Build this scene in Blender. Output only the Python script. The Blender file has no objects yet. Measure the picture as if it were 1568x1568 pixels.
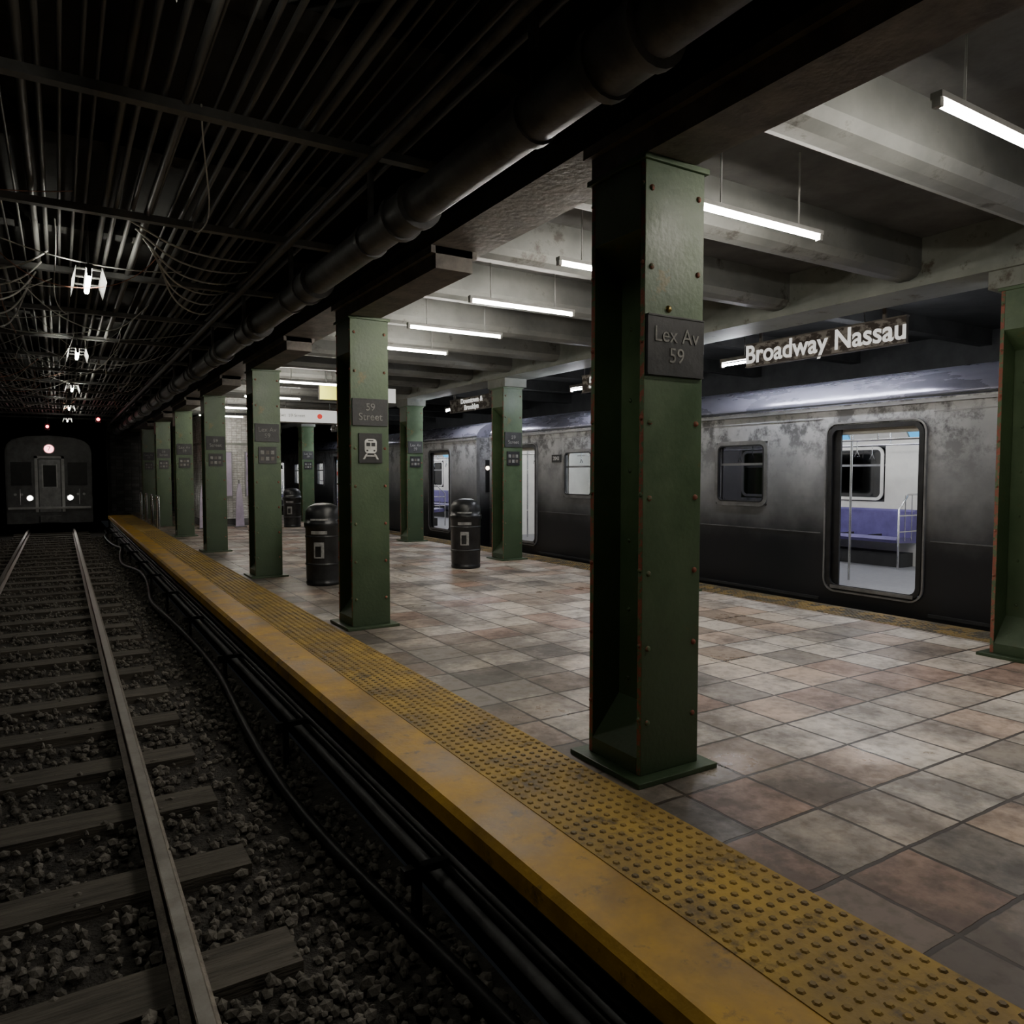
import bpy, bmesh, math, random
from mathutils import Vector, Matrix
random.seed(7)
scene = bpy.context.scene
COL = scene.collection

# ------------------------------------------------------------------ materials
def new_mat(name):
    m = bpy.data.materials.new(name); m.use_nodes = True
    nt = m.node_tree
    b = nt.nodes.get("Principled BSDF")
    return m, nt, b

def noisy(name, c1, c2, scale=3.0, rough=0.5, rough2=None, metal=0.0, bump=0.1, bscale=None,
          c3=None, c3_thr=0.62, c3_scale=6.0, stretch=(1,1,1), spec=0.5, lo=0.35, hi=0.65, soft=.04, zgrad=None, zmask=None):
    m, nt, b = new_mat(name)
    N = nt.nodes; L = nt.links
    tc = N.new('ShaderNodeTexCoord'); mp = N.new('ShaderNodeMapping')
    mp.inputs['Scale'].default_value = stretch
    L.new(tc.outputs['Object'], mp.inputs['Vector'])
    n1 = N.new('ShaderNodeTexNoise'); n1.inputs['Scale'].default_value = scale
    n1.inputs['Detail'].default_value = 5; n1.inputs['Roughness'].default_value = 0.62
    L.new(mp.outputs['Vector'], n1.inputs['Vector'])
    r = N.new('ShaderNodeValToRGB')
    r.color_ramp.elements[0].position = lo; r.color_ramp.elements[0].color = (*c1, 1)
    r.color_ramp.elements[1].position = hi; r.color_ramp.elements[1].color = (*c2, 1)
    L.new(n1.outputs['Fac'], r.inputs['Fac'])
    out = r.outputs['Color']
    if c3 is not None:
        n2 = N.new('ShaderNodeTexNoise'); n2.inputs['Scale'].default_value = c3_scale
        n2.inputs['Detail'].default_value = 6; n2.inputs['Roughness'].default_value = 0.7
        L.new(mp.outputs['Vector'], n2.inputs['Vector'])
        r2 = N.new('ShaderNodeValToRGB')
        r2.color_ramp.elements[0].position = c3_thr; r2.color_ramp.elements[0].color = (0,0,0,1)
        r2.color_ramp.elements[1].position = c3_thr+soft; r2.color_ramp.elements[1].color = (1,1,1,1)
        L.new(n2.outputs['Fac'], r2.inputs['Fac'])
        mx = N.new('ShaderNodeMixRGB'); mx.inputs['Color2'].default_value = (*c3, 1)
        if zmask:
            sp = N.new('ShaderNodeSeparateXYZ'); L.new(tc.outputs['Object'], sp.inputs[0])
            mz = N.new('ShaderNodeMapRange'); mz.inputs['From Min'].default_value = zmask[0]; mz.inputs['From Max'].default_value = zmask[1]
            L.new(sp.outputs[2], mz.inputs['Value'])
            mm = N.new('ShaderNodeMath'); mm.operation='MULTIPLY'
            L.new(mz.outputs['Result'], mm.inputs[0]); L.new(r2.outputs['Color'], mm.inputs[1])
            L.new(mm.outputs[0], mx.inputs['Fac'])
        else:
            L.new(r2.outputs['Color'], mx.inputs['Fac'])
        L.new(out, mx.inputs['Color1'])
        out = mx.outputs['Color']
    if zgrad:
        # colour darkens towards the bottom, painting in the loss of light there
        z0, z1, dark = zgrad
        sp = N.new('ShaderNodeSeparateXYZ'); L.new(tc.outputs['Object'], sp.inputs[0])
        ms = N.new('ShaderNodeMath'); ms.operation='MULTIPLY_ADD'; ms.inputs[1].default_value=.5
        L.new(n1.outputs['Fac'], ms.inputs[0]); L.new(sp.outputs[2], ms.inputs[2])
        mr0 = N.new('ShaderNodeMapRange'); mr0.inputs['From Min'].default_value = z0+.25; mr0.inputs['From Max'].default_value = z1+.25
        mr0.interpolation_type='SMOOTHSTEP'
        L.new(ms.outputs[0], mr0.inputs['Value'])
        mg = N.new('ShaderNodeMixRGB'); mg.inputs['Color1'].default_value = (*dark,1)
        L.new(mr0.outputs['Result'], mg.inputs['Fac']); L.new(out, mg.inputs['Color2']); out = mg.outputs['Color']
    L.new(out, b.inputs['Base Color'])
    b.inputs['Metallic'].default_value = metal
    b.inputs['Specular IOR Level'].default_value = spec
    if rough2 is None: rough2 = rough
    mr = N.new('ShaderNodeMapRange')
    mr.inputs['From Min'].default_value = 0.3; mr.inputs['From Max'].default_value = 0.7
    mr.inputs['To Min'].default_value = rough; mr.inputs['To Max'].default_value = rough2
    L.new(n1.outputs['Fac'], mr.inputs['Value']); L.new(mr.outputs['Result'], b.inputs['Roughness'])
    if bump > 0:
        n3 = N.new('ShaderNodeTexNoise'); n3.inputs['Scale'].default_value = bscale or scale*6
        n3.inputs['Detail'].default_value = 3
        L.new(mp.outputs['Vector'], n3.inputs['Vector'])
        bp = N.new('ShaderNodeBump'); bp.inputs['Strength'].default_value = bump
        bp.inputs['Distance'].default_value = 0.02
        L.new(n3.outputs['Fac'], bp.inputs['Height']); L.new(bp.outputs['Normal'], b.inputs['Normal'])
    return m

def emis(name, c, s):
    m, nt, b = new_mat(name)
    b.inputs['Base Color'].default_value = (*c, 1)
    b.inputs['Emission Color'].default_value = (*c, 1)
    b.inputs['Emission Strength'].default_value = s
    return m

def tile_mat(name, size, cols, mortar_c, mortar=0.012, rough=(0.35,0.6), dirt=0.6, dims='xy', row=None, bumpd=0.01, edge=None):
    m, nt, b = new_mat(name); N = nt.nodes; L = nt.links
    row = row or size
    tc = N.new('ShaderNodeTexCoord')
    src = tc.outputs['Object']
    sep = N.new('ShaderNodeSeparateXYZ'); L.new(src, sep.inputs[0])
    cmb = N.new('ShaderNodeCombineXYZ')
    if dims == 'xy':
        L.new(sep.outputs[0], cmb.inputs[0]); L.new(sep.outputs[1], cmb.inputs[1])
    else:
        ad = N.new('ShaderNodeMath'); ad.operation = 'ADD'
        L.new(sep.outputs[0], ad.inputs[0]); L.new(sep.outputs[1], ad.inputs[1])
        L.new(ad.outputs[0], cmb.inputs[0]); L.new(sep.outputs[2], cmb.inputs[1])
    br = N.new('ShaderNodeTexBrick'); br.offset = 0.0
    br.inputs['Scale'].default_value = 1.0
    br.inputs['Brick Width'].default_value = size; br.inputs['Row Height'].default_value = row
    br.inputs['Mortar Size'].default_value = mortar; br.inputs['Mortar Smooth'].default_value = 0.3
    nz = N.new('ShaderNodeTexNoise'); nz.inputs['Scale'].default_value = 9; nz.inputs['Detail'].default_value = 3
    L.new(src, nz.inputs['Vector'])
    sub = N.new('ShaderNodeVectorMath'); sub.operation = 'SCALE'; sub.inputs['Scale'].default_value = 0.018
    L.new(nz.outputs['Color'], sub.inputs[0])
    addv = N.new('ShaderNodeVectorMath'); addv.operation = 'ADD'
    L.new(cmb.outputs[0], addv.inputs[0]); L.new(sub.outputs[0], addv.inputs[1])
    L.new(addv.outputs[0], br.inputs['Vector'])
    dv = N.new('ShaderNodeVectorMath'); dv.operation = 'DIVIDE'; dv.inputs[1].default_value = (size, row, 1)
    L.new(addv.outputs[0], dv.inputs[0])
    fl = N.new('ShaderNodeVectorMath'); fl.operation = 'FLOOR'; L.new(dv.outputs[0], fl.inputs[0])
    kz = N.new('ShaderNodeVectorMath'); kz.operation='MULTIPLY'; kz.inputs[1].default_value=(1,1,0); L.new(fl.outputs[0], kz.inputs[0])
    wn = N.new('ShaderNodeTexWhiteNoise'); wn.noise_dimensions = '3D'; L.new(kz.outputs[0], wn.inputs['Vector'])
    rp = N.new('ShaderNodeValToRGB'); cr = rp.color_ramp; cr.interpolation='CONSTANT'
    while len(cr.elements) < len(cols): cr.elements.new(0.5)
    for i, c in enumerate(cols):
        cr.elements[i].position = i/len(cols); cr.elements[i].color = (*c, 1)
    L.new(wn.outputs['Value'], rp.inputs['Fac'])
    d1 = N.new('ShaderNodeTexNoise'); d1.inputs['Scale'].default_value = 1.1; d1.inputs['Detail'].default_value = 7
    d1.inputs['Roughness'].default_value = 0.7; L.new(src, d1.inputs['Vector'])
    dfac = d1.outputs['Fac']
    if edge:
        # tiles darken gradually towards the left platform edge
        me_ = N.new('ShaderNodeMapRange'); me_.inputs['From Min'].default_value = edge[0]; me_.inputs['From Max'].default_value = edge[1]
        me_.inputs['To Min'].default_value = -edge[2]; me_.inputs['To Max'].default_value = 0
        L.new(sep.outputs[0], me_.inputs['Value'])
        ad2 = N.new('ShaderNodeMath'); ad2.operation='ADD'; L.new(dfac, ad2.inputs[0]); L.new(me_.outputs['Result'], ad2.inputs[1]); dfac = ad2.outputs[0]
    dr = N.new('ShaderNodeValToRGB')
    dr.color_ramp.elements[0].position = 0.36; dr.color_ramp.elements[0].color = (1-dirt, 1-dirt, 1-dirt*.98, 1)
    dr.color_ramp.elements[1].position = 0.54; dr.color_ramp.elements[1].color = (1,1,1,1)
    L.new(dfac, dr.inputs['Fac'])
    mu = N.new('ShaderNodeMixRGB'); mu.blend_type = 'MULTIPLY'; mu.inputs['Fac'].default_value = 1
    L.new(rp.outputs['Color'], mu.inputs['Color1']); L.new(dr.outputs['Color'], mu.inputs['Color2'])
    d2 = N.new('ShaderNodeTexNoise'); d2.inputs['Scale'].default_value = 16; d2.inputs['Detail'].default_value = 5
    L.new(src, d2.inputs['Vector'])
    dr2 = N.new('ShaderNodeValToRGB')
    dr2.color_ramp.elements[0].position = 0.34; dr2.color_ramp.elements[0].color = (0.6,0.55,0.49,1)
    dr2.color_ramp.elements[1].position = 0.52; dr2.color_ramp.elements[1].color = (1,1,1,1)
    L.new(d2.outputs['Fac'], dr2.inputs['Fac'])
    mu2 = N.new('ShaderNodeMixRGB'); mu2.blend_type = 'MULTIPLY'; mu2.inputs['Fac'].default_value = 0.7
    L.new(mu.outputs['Color'], mu2.inputs['Color1']); L.new(dr2.outputs['Color'], mu2.inputs['Color2'])
    mm = N.new('ShaderNodeMixRGB'); mm.inputs['Color2'].default_value = (*mortar_c, 1)
    L.new(br.outputs['Fac'], mm.inputs['Fac']); L.new(mu2.outputs['Color'], mm.inputs['Color1'])
    L.new(mm.outputs['Color'], b.inputs['Base Color'])
    mr = N.new('ShaderNodeMapRange'); mr.inputs['From Min'].default_value = .35; mr.inputs['From Max'].default_value = .65
    mr.inputs['To Min'].default_value = rough[1]; mr.inputs['To Max'].default_value = rough[0]
    L.new(d1.outputs['Fac'], mr.inputs['Value']); L.new(mr.outputs['Result'], b.inputs['Roughness'])
    hs = N.new('ShaderNodeMath'); hs.operation = 'MULTIPLY_ADD'
    hs.inputs[1].default_value = -1.0
    L.new(br.outputs['Fac'], hs.inputs[0])
    d2s = N.new('ShaderNodeMath'); d2s.operation = 'MULTIPLY'; d2s.inputs[1].default_value = 0.35
    L.new(d2.outputs['Fac'], d2s.inputs[0]); L.new(d2s.outputs[0], hs.inputs[2])
    bp = N.new('ShaderNodeBump'); bp.inputs['Strength'].default_value = 0.6; bp.inputs['Distance'].default_value = bumpd
    L.new(hs.outputs[0], bp.inputs['Height']); L.new(bp.outputs['Normal'], b.inputs['Normal'])
    return m

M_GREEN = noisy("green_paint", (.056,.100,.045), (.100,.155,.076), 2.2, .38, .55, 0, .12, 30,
                c3=(.13,.13,.045), c3_thr=.62, c3_scale=3.2, zgrad=(-.5,2.7,(.036,.062,.030)))  # gradient paints grime plus the dimmer light low on the column
M_GEDGE = noisy("green_rust_edge", (.08,.12,.06), (.11,.16,.085), 6, .6, .8, 0, .3, 40,
                c3=(.26,.085,.055), c3_thr=.47, c3_scale=14)
M_PLATE = noisy("slate_sign", (.014,.015,.016), (.042,.043,.045), 5, .4, .65, 0, .1)
M_CHALK = noisy("worn_lettering", (.16,.16,.15), (.36,.36,.34), 20, .7, .8)
M_WHITE = noisy("white_letter", (.55,.55,.53), (.8,.8,.78), 14, .6, .7)
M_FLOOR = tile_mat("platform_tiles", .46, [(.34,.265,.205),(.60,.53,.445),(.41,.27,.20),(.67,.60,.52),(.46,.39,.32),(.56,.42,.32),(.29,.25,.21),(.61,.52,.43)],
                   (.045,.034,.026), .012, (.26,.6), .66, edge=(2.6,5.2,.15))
M_FASCIA = noisy("platform_fascia", (.03,.031,.033), (.075,.077,.08), 2.5, .7, .9, 0, .3, 14)
M_YEL = noisy("yellow_edge_paint", (.25,.135,.012), (.55,.31,.022), 2.2, .38, .65, 0, .15, 20,
              c3=(.14,.085,.025), c3_thr=.57, c3_scale=5, soft=.10)
M_TACT = noisy("tactile_yellow", (.22,.135,.028), (.48,.31,.055), 2.5, .55, .8, 0, .15, 30,
               c3=(.10,.068,.032), c3_thr=.52, c3_scale=6, soft=.14)
M_DOT = noisy("worn_tactile_dots", (.13,.085,.03), (.36,.23,.05), 5, .5, .8, 0, 0)
M_YELD = noisy("grimy_yellow", (.10,.065,.018), (.25,.155,.03), 2.5, .6, .8, 0, .15, 30,
               c3=(.05,.04,.022), c3_thr=.48, c3_scale=5)
M_CEIL = noisy("ceiling_plaster", (.07,.07,.069), (.14,.14,.136), 1.8, .8, .9, 0, .2, 12)
M_BEAM = noisy("ceiling_beam_paint", (.12,.125,.12), (.21,.215,.205), 1.5, .5, .7, 0, .1, 12,
               c3=(.08,.076,.068), c3_thr=.58, c3_scale=3, soft=.1)
M_GIRD = noisy("girder_grey_green", (.17,.185,.165), (.27,.285,.255), 1.8, .55, .75, 0, .1, 12,
               c3=(.10,.085,.065), c3_thr=.58, c3_scale=4, soft=.1)
M_BROWN = noisy("rusty_brown_steel", (.09,.08,.072), (.21,.19,.17), 5, .6, .8, 0, .25, 20)
M_DARK = noisy("tunnel_soot", (.020,.020,.019), (.046,.046,.044), 3, .8, .95, 0, .3, 12)
M_PIPE = noisy("grey_pipe", (.08,.08,.082), (.19,.19,.195), 4, .4, .65, .2, .15, 20)
M_WING = noisy("lamp_guard", (.02,.02,.02), (.045,.045,.044), 9, .6, .8, 0, 0)
M_COND = noisy("conduit_metal", (.10,.10,.10), (.22,.22,.215), 3, .4, .65, .2, .1, stretch=(1,.2,1))
M_WIRE = noisy("white_cable", (.5,.5,.47), (.75,.75,.72), 9, .45, .6, 0, 0)
M_WIRER = noisy("red_cable", (.38,.16,.10), (.5,.25,.17), 9, .5, .6, 0, 0)
M_BLACK = noisy("black_rubber", (.008,.008,.009), (.02,.02,.022), 6, .35, .55, 0, .1)
M_GRAVEL = noisy("ballast_stone", (.05,.045,.038), (.24,.22,.19), 12, .75, .9, 0, .5, 30, lo=.3, hi=.75)
M_BED = noisy("ballast_bed", (.018,.016,.014), (.06,.054,.047), 16, .85, .95, 0, 1.0, 40)
M_TIE = noisy("timber_tie", (.05,.044,.036), (.13,.115,.095), 5, .75, .9, 0, .5, 20, stretch=(.4,3,3))
M_RAIL = noisy("rail_steel", (.10,.085,.07), (.24,.21,.18), 8, .35, .55, .7, .15)
M_RAILT = noisy("rail_top_steel", (.26,.24,.22), (.38,.36,.34), 8, .3, .5, .9, .05)
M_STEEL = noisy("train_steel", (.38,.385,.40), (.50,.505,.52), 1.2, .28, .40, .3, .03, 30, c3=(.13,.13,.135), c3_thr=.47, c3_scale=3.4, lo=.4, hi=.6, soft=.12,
                zgrad=(.55,1.95,(.022,.023,.027)), zmask=(1.45,2.2))  # gradient paints the car side fading from lit top to shaded skirt
M_TRIM = noisy("train_trim", (.22,.22,.225), (.34,.34,.35), 5, .3, .45, .7, .03)
M_TRIML = noisy("oncoming_train_trim", (.4,.4,.4), (.55,.55,.55), 5, .4, .5, .1, .03)
M_OBODY = noisy("oncoming_train_body", (.08,.08,.082), (.15,.15,.155), 3, .4, .6, .2, .05)
M_ROOF = noisy("train_roof", (.20,.20,.26), (.30,.30,.38), 3, .22, .34, .5, .04, stretch=(1,.3,1))
M_UNDER = noisy("train_underbody", (.01,.01,.01), (.03,.03,.03), 4, .6, .8)
M_INT = noisy("train_interior_white", (.66,.65,.60), (.75,.74,.68), 4, .35, .45, 0, 0)
M_INTF = noisy("train_interior_floor", (.15,.15,.16), (.25,.25,.26), 20, .4, .55, 0, 0)
M_BENCH = noisy("purple_bench_vinyl", (.075,.06,.18), (.115,.095,.26), 4, .3, .4, 0, 0)
M_CHROME = noisy("chrome_bar", (.5,.5,.5), (.65,.65,.65), 6, .18, .28, 1.0, 0)
M_CAN = noisy("trash_can_black", (.010,.011,.012), (.028,.029,.031), 5, .25, .45, .2, .08)
M_LABEL = noisy("trash_can_label", (.14,.14,.14), (.32,.32,.31), 16, .6, .7)
M_WTILE = tile_mat("white_wall_tile", .15, [(.62,.62,.6),(.7,.7,.68),(.55,.55,.53)], (.25,.25,.24), .006, (.2,.35), .3, 'wall', .075, .004)
M_DTILE = tile_mat("dark_wall_tile", .3, [(.07,.07,.07),(.10,.10,.10),(.05,.05,.05)], (.02,.02,.02), .01, (.4,.6), .5, 'wall', .15, .004)
M_LAV = noisy("lavender_poster", (.42,.36,.50), (.60,.54,.68), 3, .5, .6)
M_HOUS = noisy("lamp_housing", (.32,.32,.31), (.42,.42,.41), 6, .4, .5, 0, 0)
M_TUBE = emis("fluorescent_tube_glow", (1.0,.94,.83), 158)
M_TUBET = emis("tunnel_tube_glow", (1.0,.975,.84), 95)
M_TUBES = emis("sign_tube_glow", (.90,.93,1.0), 200)
M_TUBEI = emis("train_ceiling_light", (.95,.96,1.0), 14)
M_HEAD = emis("headlight_glow", (1.0,.97,.9), 70)
M_RED = emis("red_signal_glow", (1.0,.10,.12), 22)
M_ROUTE = emis("route_sign_glow", (1.0,.35,.38), 6)
M_AMBER = emis("amber_marker_glow", (1.0,.8,.6), 10)
M_LBOX = emis("sign_lightbox", (.85,.84,.80), .7)
M_YBOX = emis("yellow_sign", (.75,.75,.08), .5)
M_LETTER = emis("sign_lettering", (.80,.79,.76), .8)  # faint emission added so the white letters look lit
M_AD = emis("blue_ad_panel", (.06,.38,.72), 1.0)
M_SIGNB = noisy("sign_weathered_panel", (.07,.055,.048), (.36,.33,.30), 6, .6, .8, 0, .1, stretch=(1,1,1.6), lo=.48, hi=.56)
def glass(name, tint, refl):
    m, nt, b = new_mat(name); N = nt.nodes; L = nt.links
    tr = N.new('ShaderNodeBsdfTransparent'); tr.inputs[0].default_value = (*tint, 1)
    gl = N.new('ShaderNodeBsdfGlossy'); gl.inputs['Roughness'].default_value = .05
    gl.inputs[0].default_value = (.9,.9,.9,1)
    mx = N.new('ShaderNodeMixShader'); mx.inputs[0].default_value = refl
    L.new(tr.outputs[0], mx.inputs[1]); L.new(gl.outputs[0], mx.inputs[2])
    L.new(mx.outputs[0], nt.nodes['Material Output'].inputs['Surface'])
    return m
M_GLASS = glass("window_glass", (.9,.92,.92), .08)
M_DGLASS = glass("dark_tinted_glass", (.06,.06,.07), .10)
M_NOTICE = emis("red_notice",(.5,.05,.04),.3)

# ------------------------------------------------------------------ mesh builder
class MB:
    def __init__(s): s.v=[]; s.f=[]; s.m=[]; s.mats=[]; s.sm=[]
    def mi(s, mat):
        if mat not in s.mats: s.mats.append(mat)
        return s.mats.index(mat)
    def add(s, vs, fs, mat, smooth=False):
        o=len(s.v); s.v.extend([tuple(p) for p in vs]); k=s.mi(mat)
        for f in fs:
            s.f.append(tuple(i+o for i in f)); s.m.append(k); s.sm.append(smooth)
    def box(s, x0,x1,y0,y1,z0,z1, mat, sides=None):
        vs=[(x0,y0,z0),(x1,y0,z0),(x1,y1,z0),(x0,y1,z0),(x0,y0,z1),(x1,y0,z1),(x1,y1,z1),(x0,y1,z1)]
        fs=[(0,3,2,1),(4,5,6,7),(0,1,5,4),(2,3,7,6),(1,2,6,5),(3,0,4,7)]
        keys=['bot','top','-y','+y','+x','-x']
        if sides is None: s.add(vs,fs,mat)
        else:
            o=len(s.v); s.v.extend(vs)
            for k,f in zip(keys,fs):
                s.f.append(tuple(i+o for i in f)); s.m.append(s.mi(sides.get(k,mat))); s.sm.append(False)
    def prism(s, poly, axis, a, b, mat, smooth=False):
        n=len(poly)
        def P(p,t):
            if axis=='y': return (p[0],t,p[1])
            if axis=='x': return (t,p[0],p[1])
            return (p[0],p[1],t)
        vs=[P(p,a) for p in poly]+[P(p,b) for p in poly]
        fs=[tuple(range(n)),tuple(range(2*n-1,n-1,-1))]
        s.add(vs,fs,mat)
        s.add(vs,[(i,(i+1)%n,n+(i+1)%n,n+i) for i in range(n)],mat,smooth)
    def tube(s, pts, r, mat, seg=8, caps=True):
        pts=[Vector(p) for p in pts]; n=len(pts); vs=[]
        prev=None
        for i,p in enumerate(pts):
            d=(pts[min(i+1,n-1)]-pts[max(i-1,0)]).normalized()
            if prev is None:
                up=Vector((0,0,1)) if abs(d.z)<.9 else Vector((1,0,0))
                a=d.cross(up).normalized()
            else:
                a=(prev-d*prev.dot(d)).normalized()
            prev=a; b=d.cross(a)
            rr=r[i] if isinstance(r,(list,tuple)) else r
            for k in range(seg):
                t=2*math.pi*k/seg; vs.append(p+a*math.cos(t)*rr+b*math.sin(t)*rr)
        fs=[]
        for i in range(n-1):
            for k in range(seg):
                fs.append((i*seg+k,i*seg+(k+1)%seg,(i+1)*seg+(k+1)%seg,(i+1)*seg+k))
        s.add(vs,fs,mat,True)
        if caps: s.add([vs[k] for k in range(seg)],[tuple(range(seg))],mat); s.add([vs[(n-1)*seg+k] for k in range(seg)],[tuple(range(seg))],mat)
    def lathe(s, prof, cx, cy, mat, seg=32, smooth=True, a0=0, a1=2*math.pi):
        full=abs(a1-a0-2*math.pi)<1e-5; n=seg if full else seg+1
        vs=[]
        for r,z in prof:
            for k in range(n):
                t=a0+(a1-a0)*k/seg; vs.append((cx+r*math.cos(t),cy+r*math.sin(t),z))
        fs=[]
        for i in range(len(prof)-1):
            for k in range(seg):
                k2=(k+1)%n
                fs.append((i*n+k,i*n+k2,(i+1)*n+k2,(i+1)*n+k))
        s.add(vs,fs,mat,smooth)
    def dome(s, c, axis, r, h, mat, seg=8):
        ax=Vector(axis).normalized(); up=Vector((0,0,1)) if abs(ax.z)<.9 else Vector((1,0,0))
        a=ax.cross(up).normalized(); b=ax.cross(a); c=Vector(c); vs=[]
        for rr,hh in ((r,0),(r*.8,h*.7)):
            for k in range(seg):
                t=2*math.pi*k/seg; vs.append(c+a*math.cos(t)*rr+b*math.sin(t)*rr+ax*hh)
        vs.append(c+ax*h)
        fs=[(k,(k+1)%seg,seg+(k+1)%seg,seg+k) for k in range(seg)]+[(seg+k,seg+(k+1)%seg,2*seg) for k in range(seg)]
        s.add(vs,fs,mat,True)
    def build(s, name, loc=(0,0,0), bevel=0, parent=None, recalc=True):
        me=bpy.data.meshes.new(name)
        me.from_pydata(s.v,[],s.f)
        for m in s.mats: me.materials.append(m)
        me.polygons.foreach_set('material_index', s.m)
        me.polygons.foreach_set('use_smooth', s.sm)
        me.update()
        if recalc:
            bm=bmesh.new(); bm.from_mesh(me)
            bmesh.ops.recalc_face_normals(bm, faces=bm.faces[:]); bm.to_mesh(me); bm.free()
        ob=bpy.data.objects.new(name, me); ob.location=loc; COL.objects.link(ob)
        if bevel:
            md=ob.modifiers.new('bevel','BEVEL'); md.width=bevel; md.segments=2; md.limit_method='ANGLE'
            md.angle_limit=math.radians(50)
        if parent: ob.parent=parent
        return ob

def link_copy(ob, name, loc):
    o=bpy.data.objects.new(name, ob.data); o.location=loc; COL.objects.link(o)
    for md in ob.modifiers:
        m2=o.modifiers.new(md.name, md.type)
        if md.type=='BEVEL':
            m2.width=md.width; m2.segments=md.segments; m2.limit_method='ANGLE'; m2.angle_limit=md.angle_limit
    return o

_tm={}
def text(body, size, loc, rot, mat, parent, name='lettering', bold=0.0, align='CENTER', sx=1.0):
    key=(body,size,bold,align,mat.name,sx)
    if key not in _tm:
        cu=bpy.data.curves.new('tmp','FONT'); cu.body=body; cu.size=size; cu.align_x=align; cu.align_y='CENTER'
        cu.extrude=.002; cu.offset=bold; cu.space_line=.95
        t=bpy.data.objects.new('tmp',cu); COL.objects.link(t)
        bpy.context.view_layer.update()
        me=bpy.data.meshes.new_from_object(t.evaluated_get(bpy.context.evaluated_depsgraph_get()))
        bpy.data.objects.remove(t)
        me.transform(Matrix.Diagonal((sx,1,1,1)))
        me.materials.clear(); me.materials.append(mat); _tm[key]=me
    o=bpy.data.objects.new(name,_tm[key]); COL.objects.link(o)
    o.parent=parent; o.location=loc; o.rotation_euler=rot
    return o
R_FRONT=(math.pi/2,0,0); R_SIDE=(math.pi/2,0,-math.pi/2)

def rr(y0,y1,z0,z1,r,n=5):
    pts=[]
    for cy,cz,a in ((y1-r,z1-r,0),(y0+r,z1-r,90),(y0+r,z0+r,180),(y1-r,z0+r,270)):
        for k in range(n+1):
            t=math.radians(a+90*k/n); pts.append((cy+r*math.cos(t),cz+r*math.sin(t)))
    return pts
def ring(mb, x0, x1, y0,y1,z0,z1, w, r, mat):
    inn=rr(y0,y1,z0,z1,r); out=rr(y0-w,y1+w,z0-w,z1+w,r+w); n=len(inn)
    vs=[(x0,*p) for p in inn]+[(x0,*p) for p in out]+[(x1,*p) for p in inn]+[(x1,*p) for p in out]
    fs=[]
    for i in range(n):
        j=(i+1)%n
        fs+=[(i,j,n+j,n+i),(2*n+i,2*n+j,3*n+j,3*n+i),(i,j,2*n+j,2*n+i),(n+i,n+j,3*n+j,3*n+i)]
    mb.add(vs,fs,mat)

# ------------------------------------------------------------------ constants
S=4.63; LX=2.66; RX=7.32; CW=.43; CD=.46; FZ=-.08; CH=3.28-FZ
YE=36.3
# ------------------------------------------------------------------ floor/platform
mb=MB()
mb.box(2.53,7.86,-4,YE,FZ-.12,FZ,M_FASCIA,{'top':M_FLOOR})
mb.box(1.76,8.40,-4,YE,-.80,FZ-.12,M_FASCIA)
mb.build("floor")
def tact(x_edge0,x_s0,x_s1,y1,name,lip,my,mt,md):
    mb=MB(); z=FZ
    if lip<0:
        poly=[(x_edge0+.03,z),(x_edge0,z-.03),(x_edge0,z-.119),(x_s0,z-.119),(x_s0,z)]
    else:
        poly=[(x_edge0-.03,z),(x_edge0,z-.03),(x_edge0,z-.119),(x_s0,z-.119),(x_s0,z)]
    mb.prism(poly,'y',-3.98,y1,my)
    a,b=sorted((x_s0,x_s1))
    mb.box(a,b,-3.98,y1,z-.119,z+.004,mt)
    n=int((b-a)/.062)
    y=-1.0
    vs=[];fs=[]
    while y<min(y1,24):
        for i in range(n):
            x=a+.035+i*.062; o=len(vs)
            for rad,h in ((.018,.004),(.012,.0105)):
                for q in range(6):
                    t=q*math.pi/3; vs.append((x+rad*math.cos(t),y+rad*math.sin(t),z+h))
            for q in range(6): fs.append((o+q,o+(q+1)%6,o+6+(q+1)%6,o+6+q))
            fs.append(tuple(o+6+q for q in range(6)))
        y+=.062
    mb.add(vs,fs,md)
    return mb.build(name,recalc=False)
tact(1.64,1.97,2.53,34.2,"tactile_warning_strip",-1,M_YEL,M_TACT,M_DOT)
tact(8.45,8.34,7.86,YE-.02,"tactile_warning_strip.001",1,M_YELD,M_YELD,M_YELD)

# ------------------------------------------------------------------ columns
mb=MB()
mb.box(0,CW,0,.035,.03,CH,M_GREEN,{'-x':M_GEDGE,'+x':M_GEDGE})
mb.box(0,CW,CD-.035,CD,.03,CH,M_GREEN,{'-x':M_GEDGE,'+x':M_GEDGE})
mb.box(.20,.23,.035,CD-.035,.03,CH,M_GREEN)
mb.box(-.08,CW+.08,-.08,CD+.08,0,.03,M_GREEN)
mb.prism([(.20,.36),(.20,.03),(-.0,.03),(-.0,.12)],'y',.036,CD-.036,M_GREEN)
mb.prism([(.23,.36),(.23,.03),(CW,.03),(CW,.12)],'y',.036,CD-.036,M_GREEN)
mb.prism([(.20,CH),(.20,CH-.55),(0,CH-.38),(0,CH)],'y',.036,CD-.036,M_GREEN)
mb.prism([(.23,CH),(.23,CH-.55),(CW,CH-.38),(CW,CH)],'y',.036,CD-.036,M_GREEN)
mb.box(-.02,CW+.02,-.02,CD+.02,CH-.03,CH,M_GREEN)
z=.32
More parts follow.
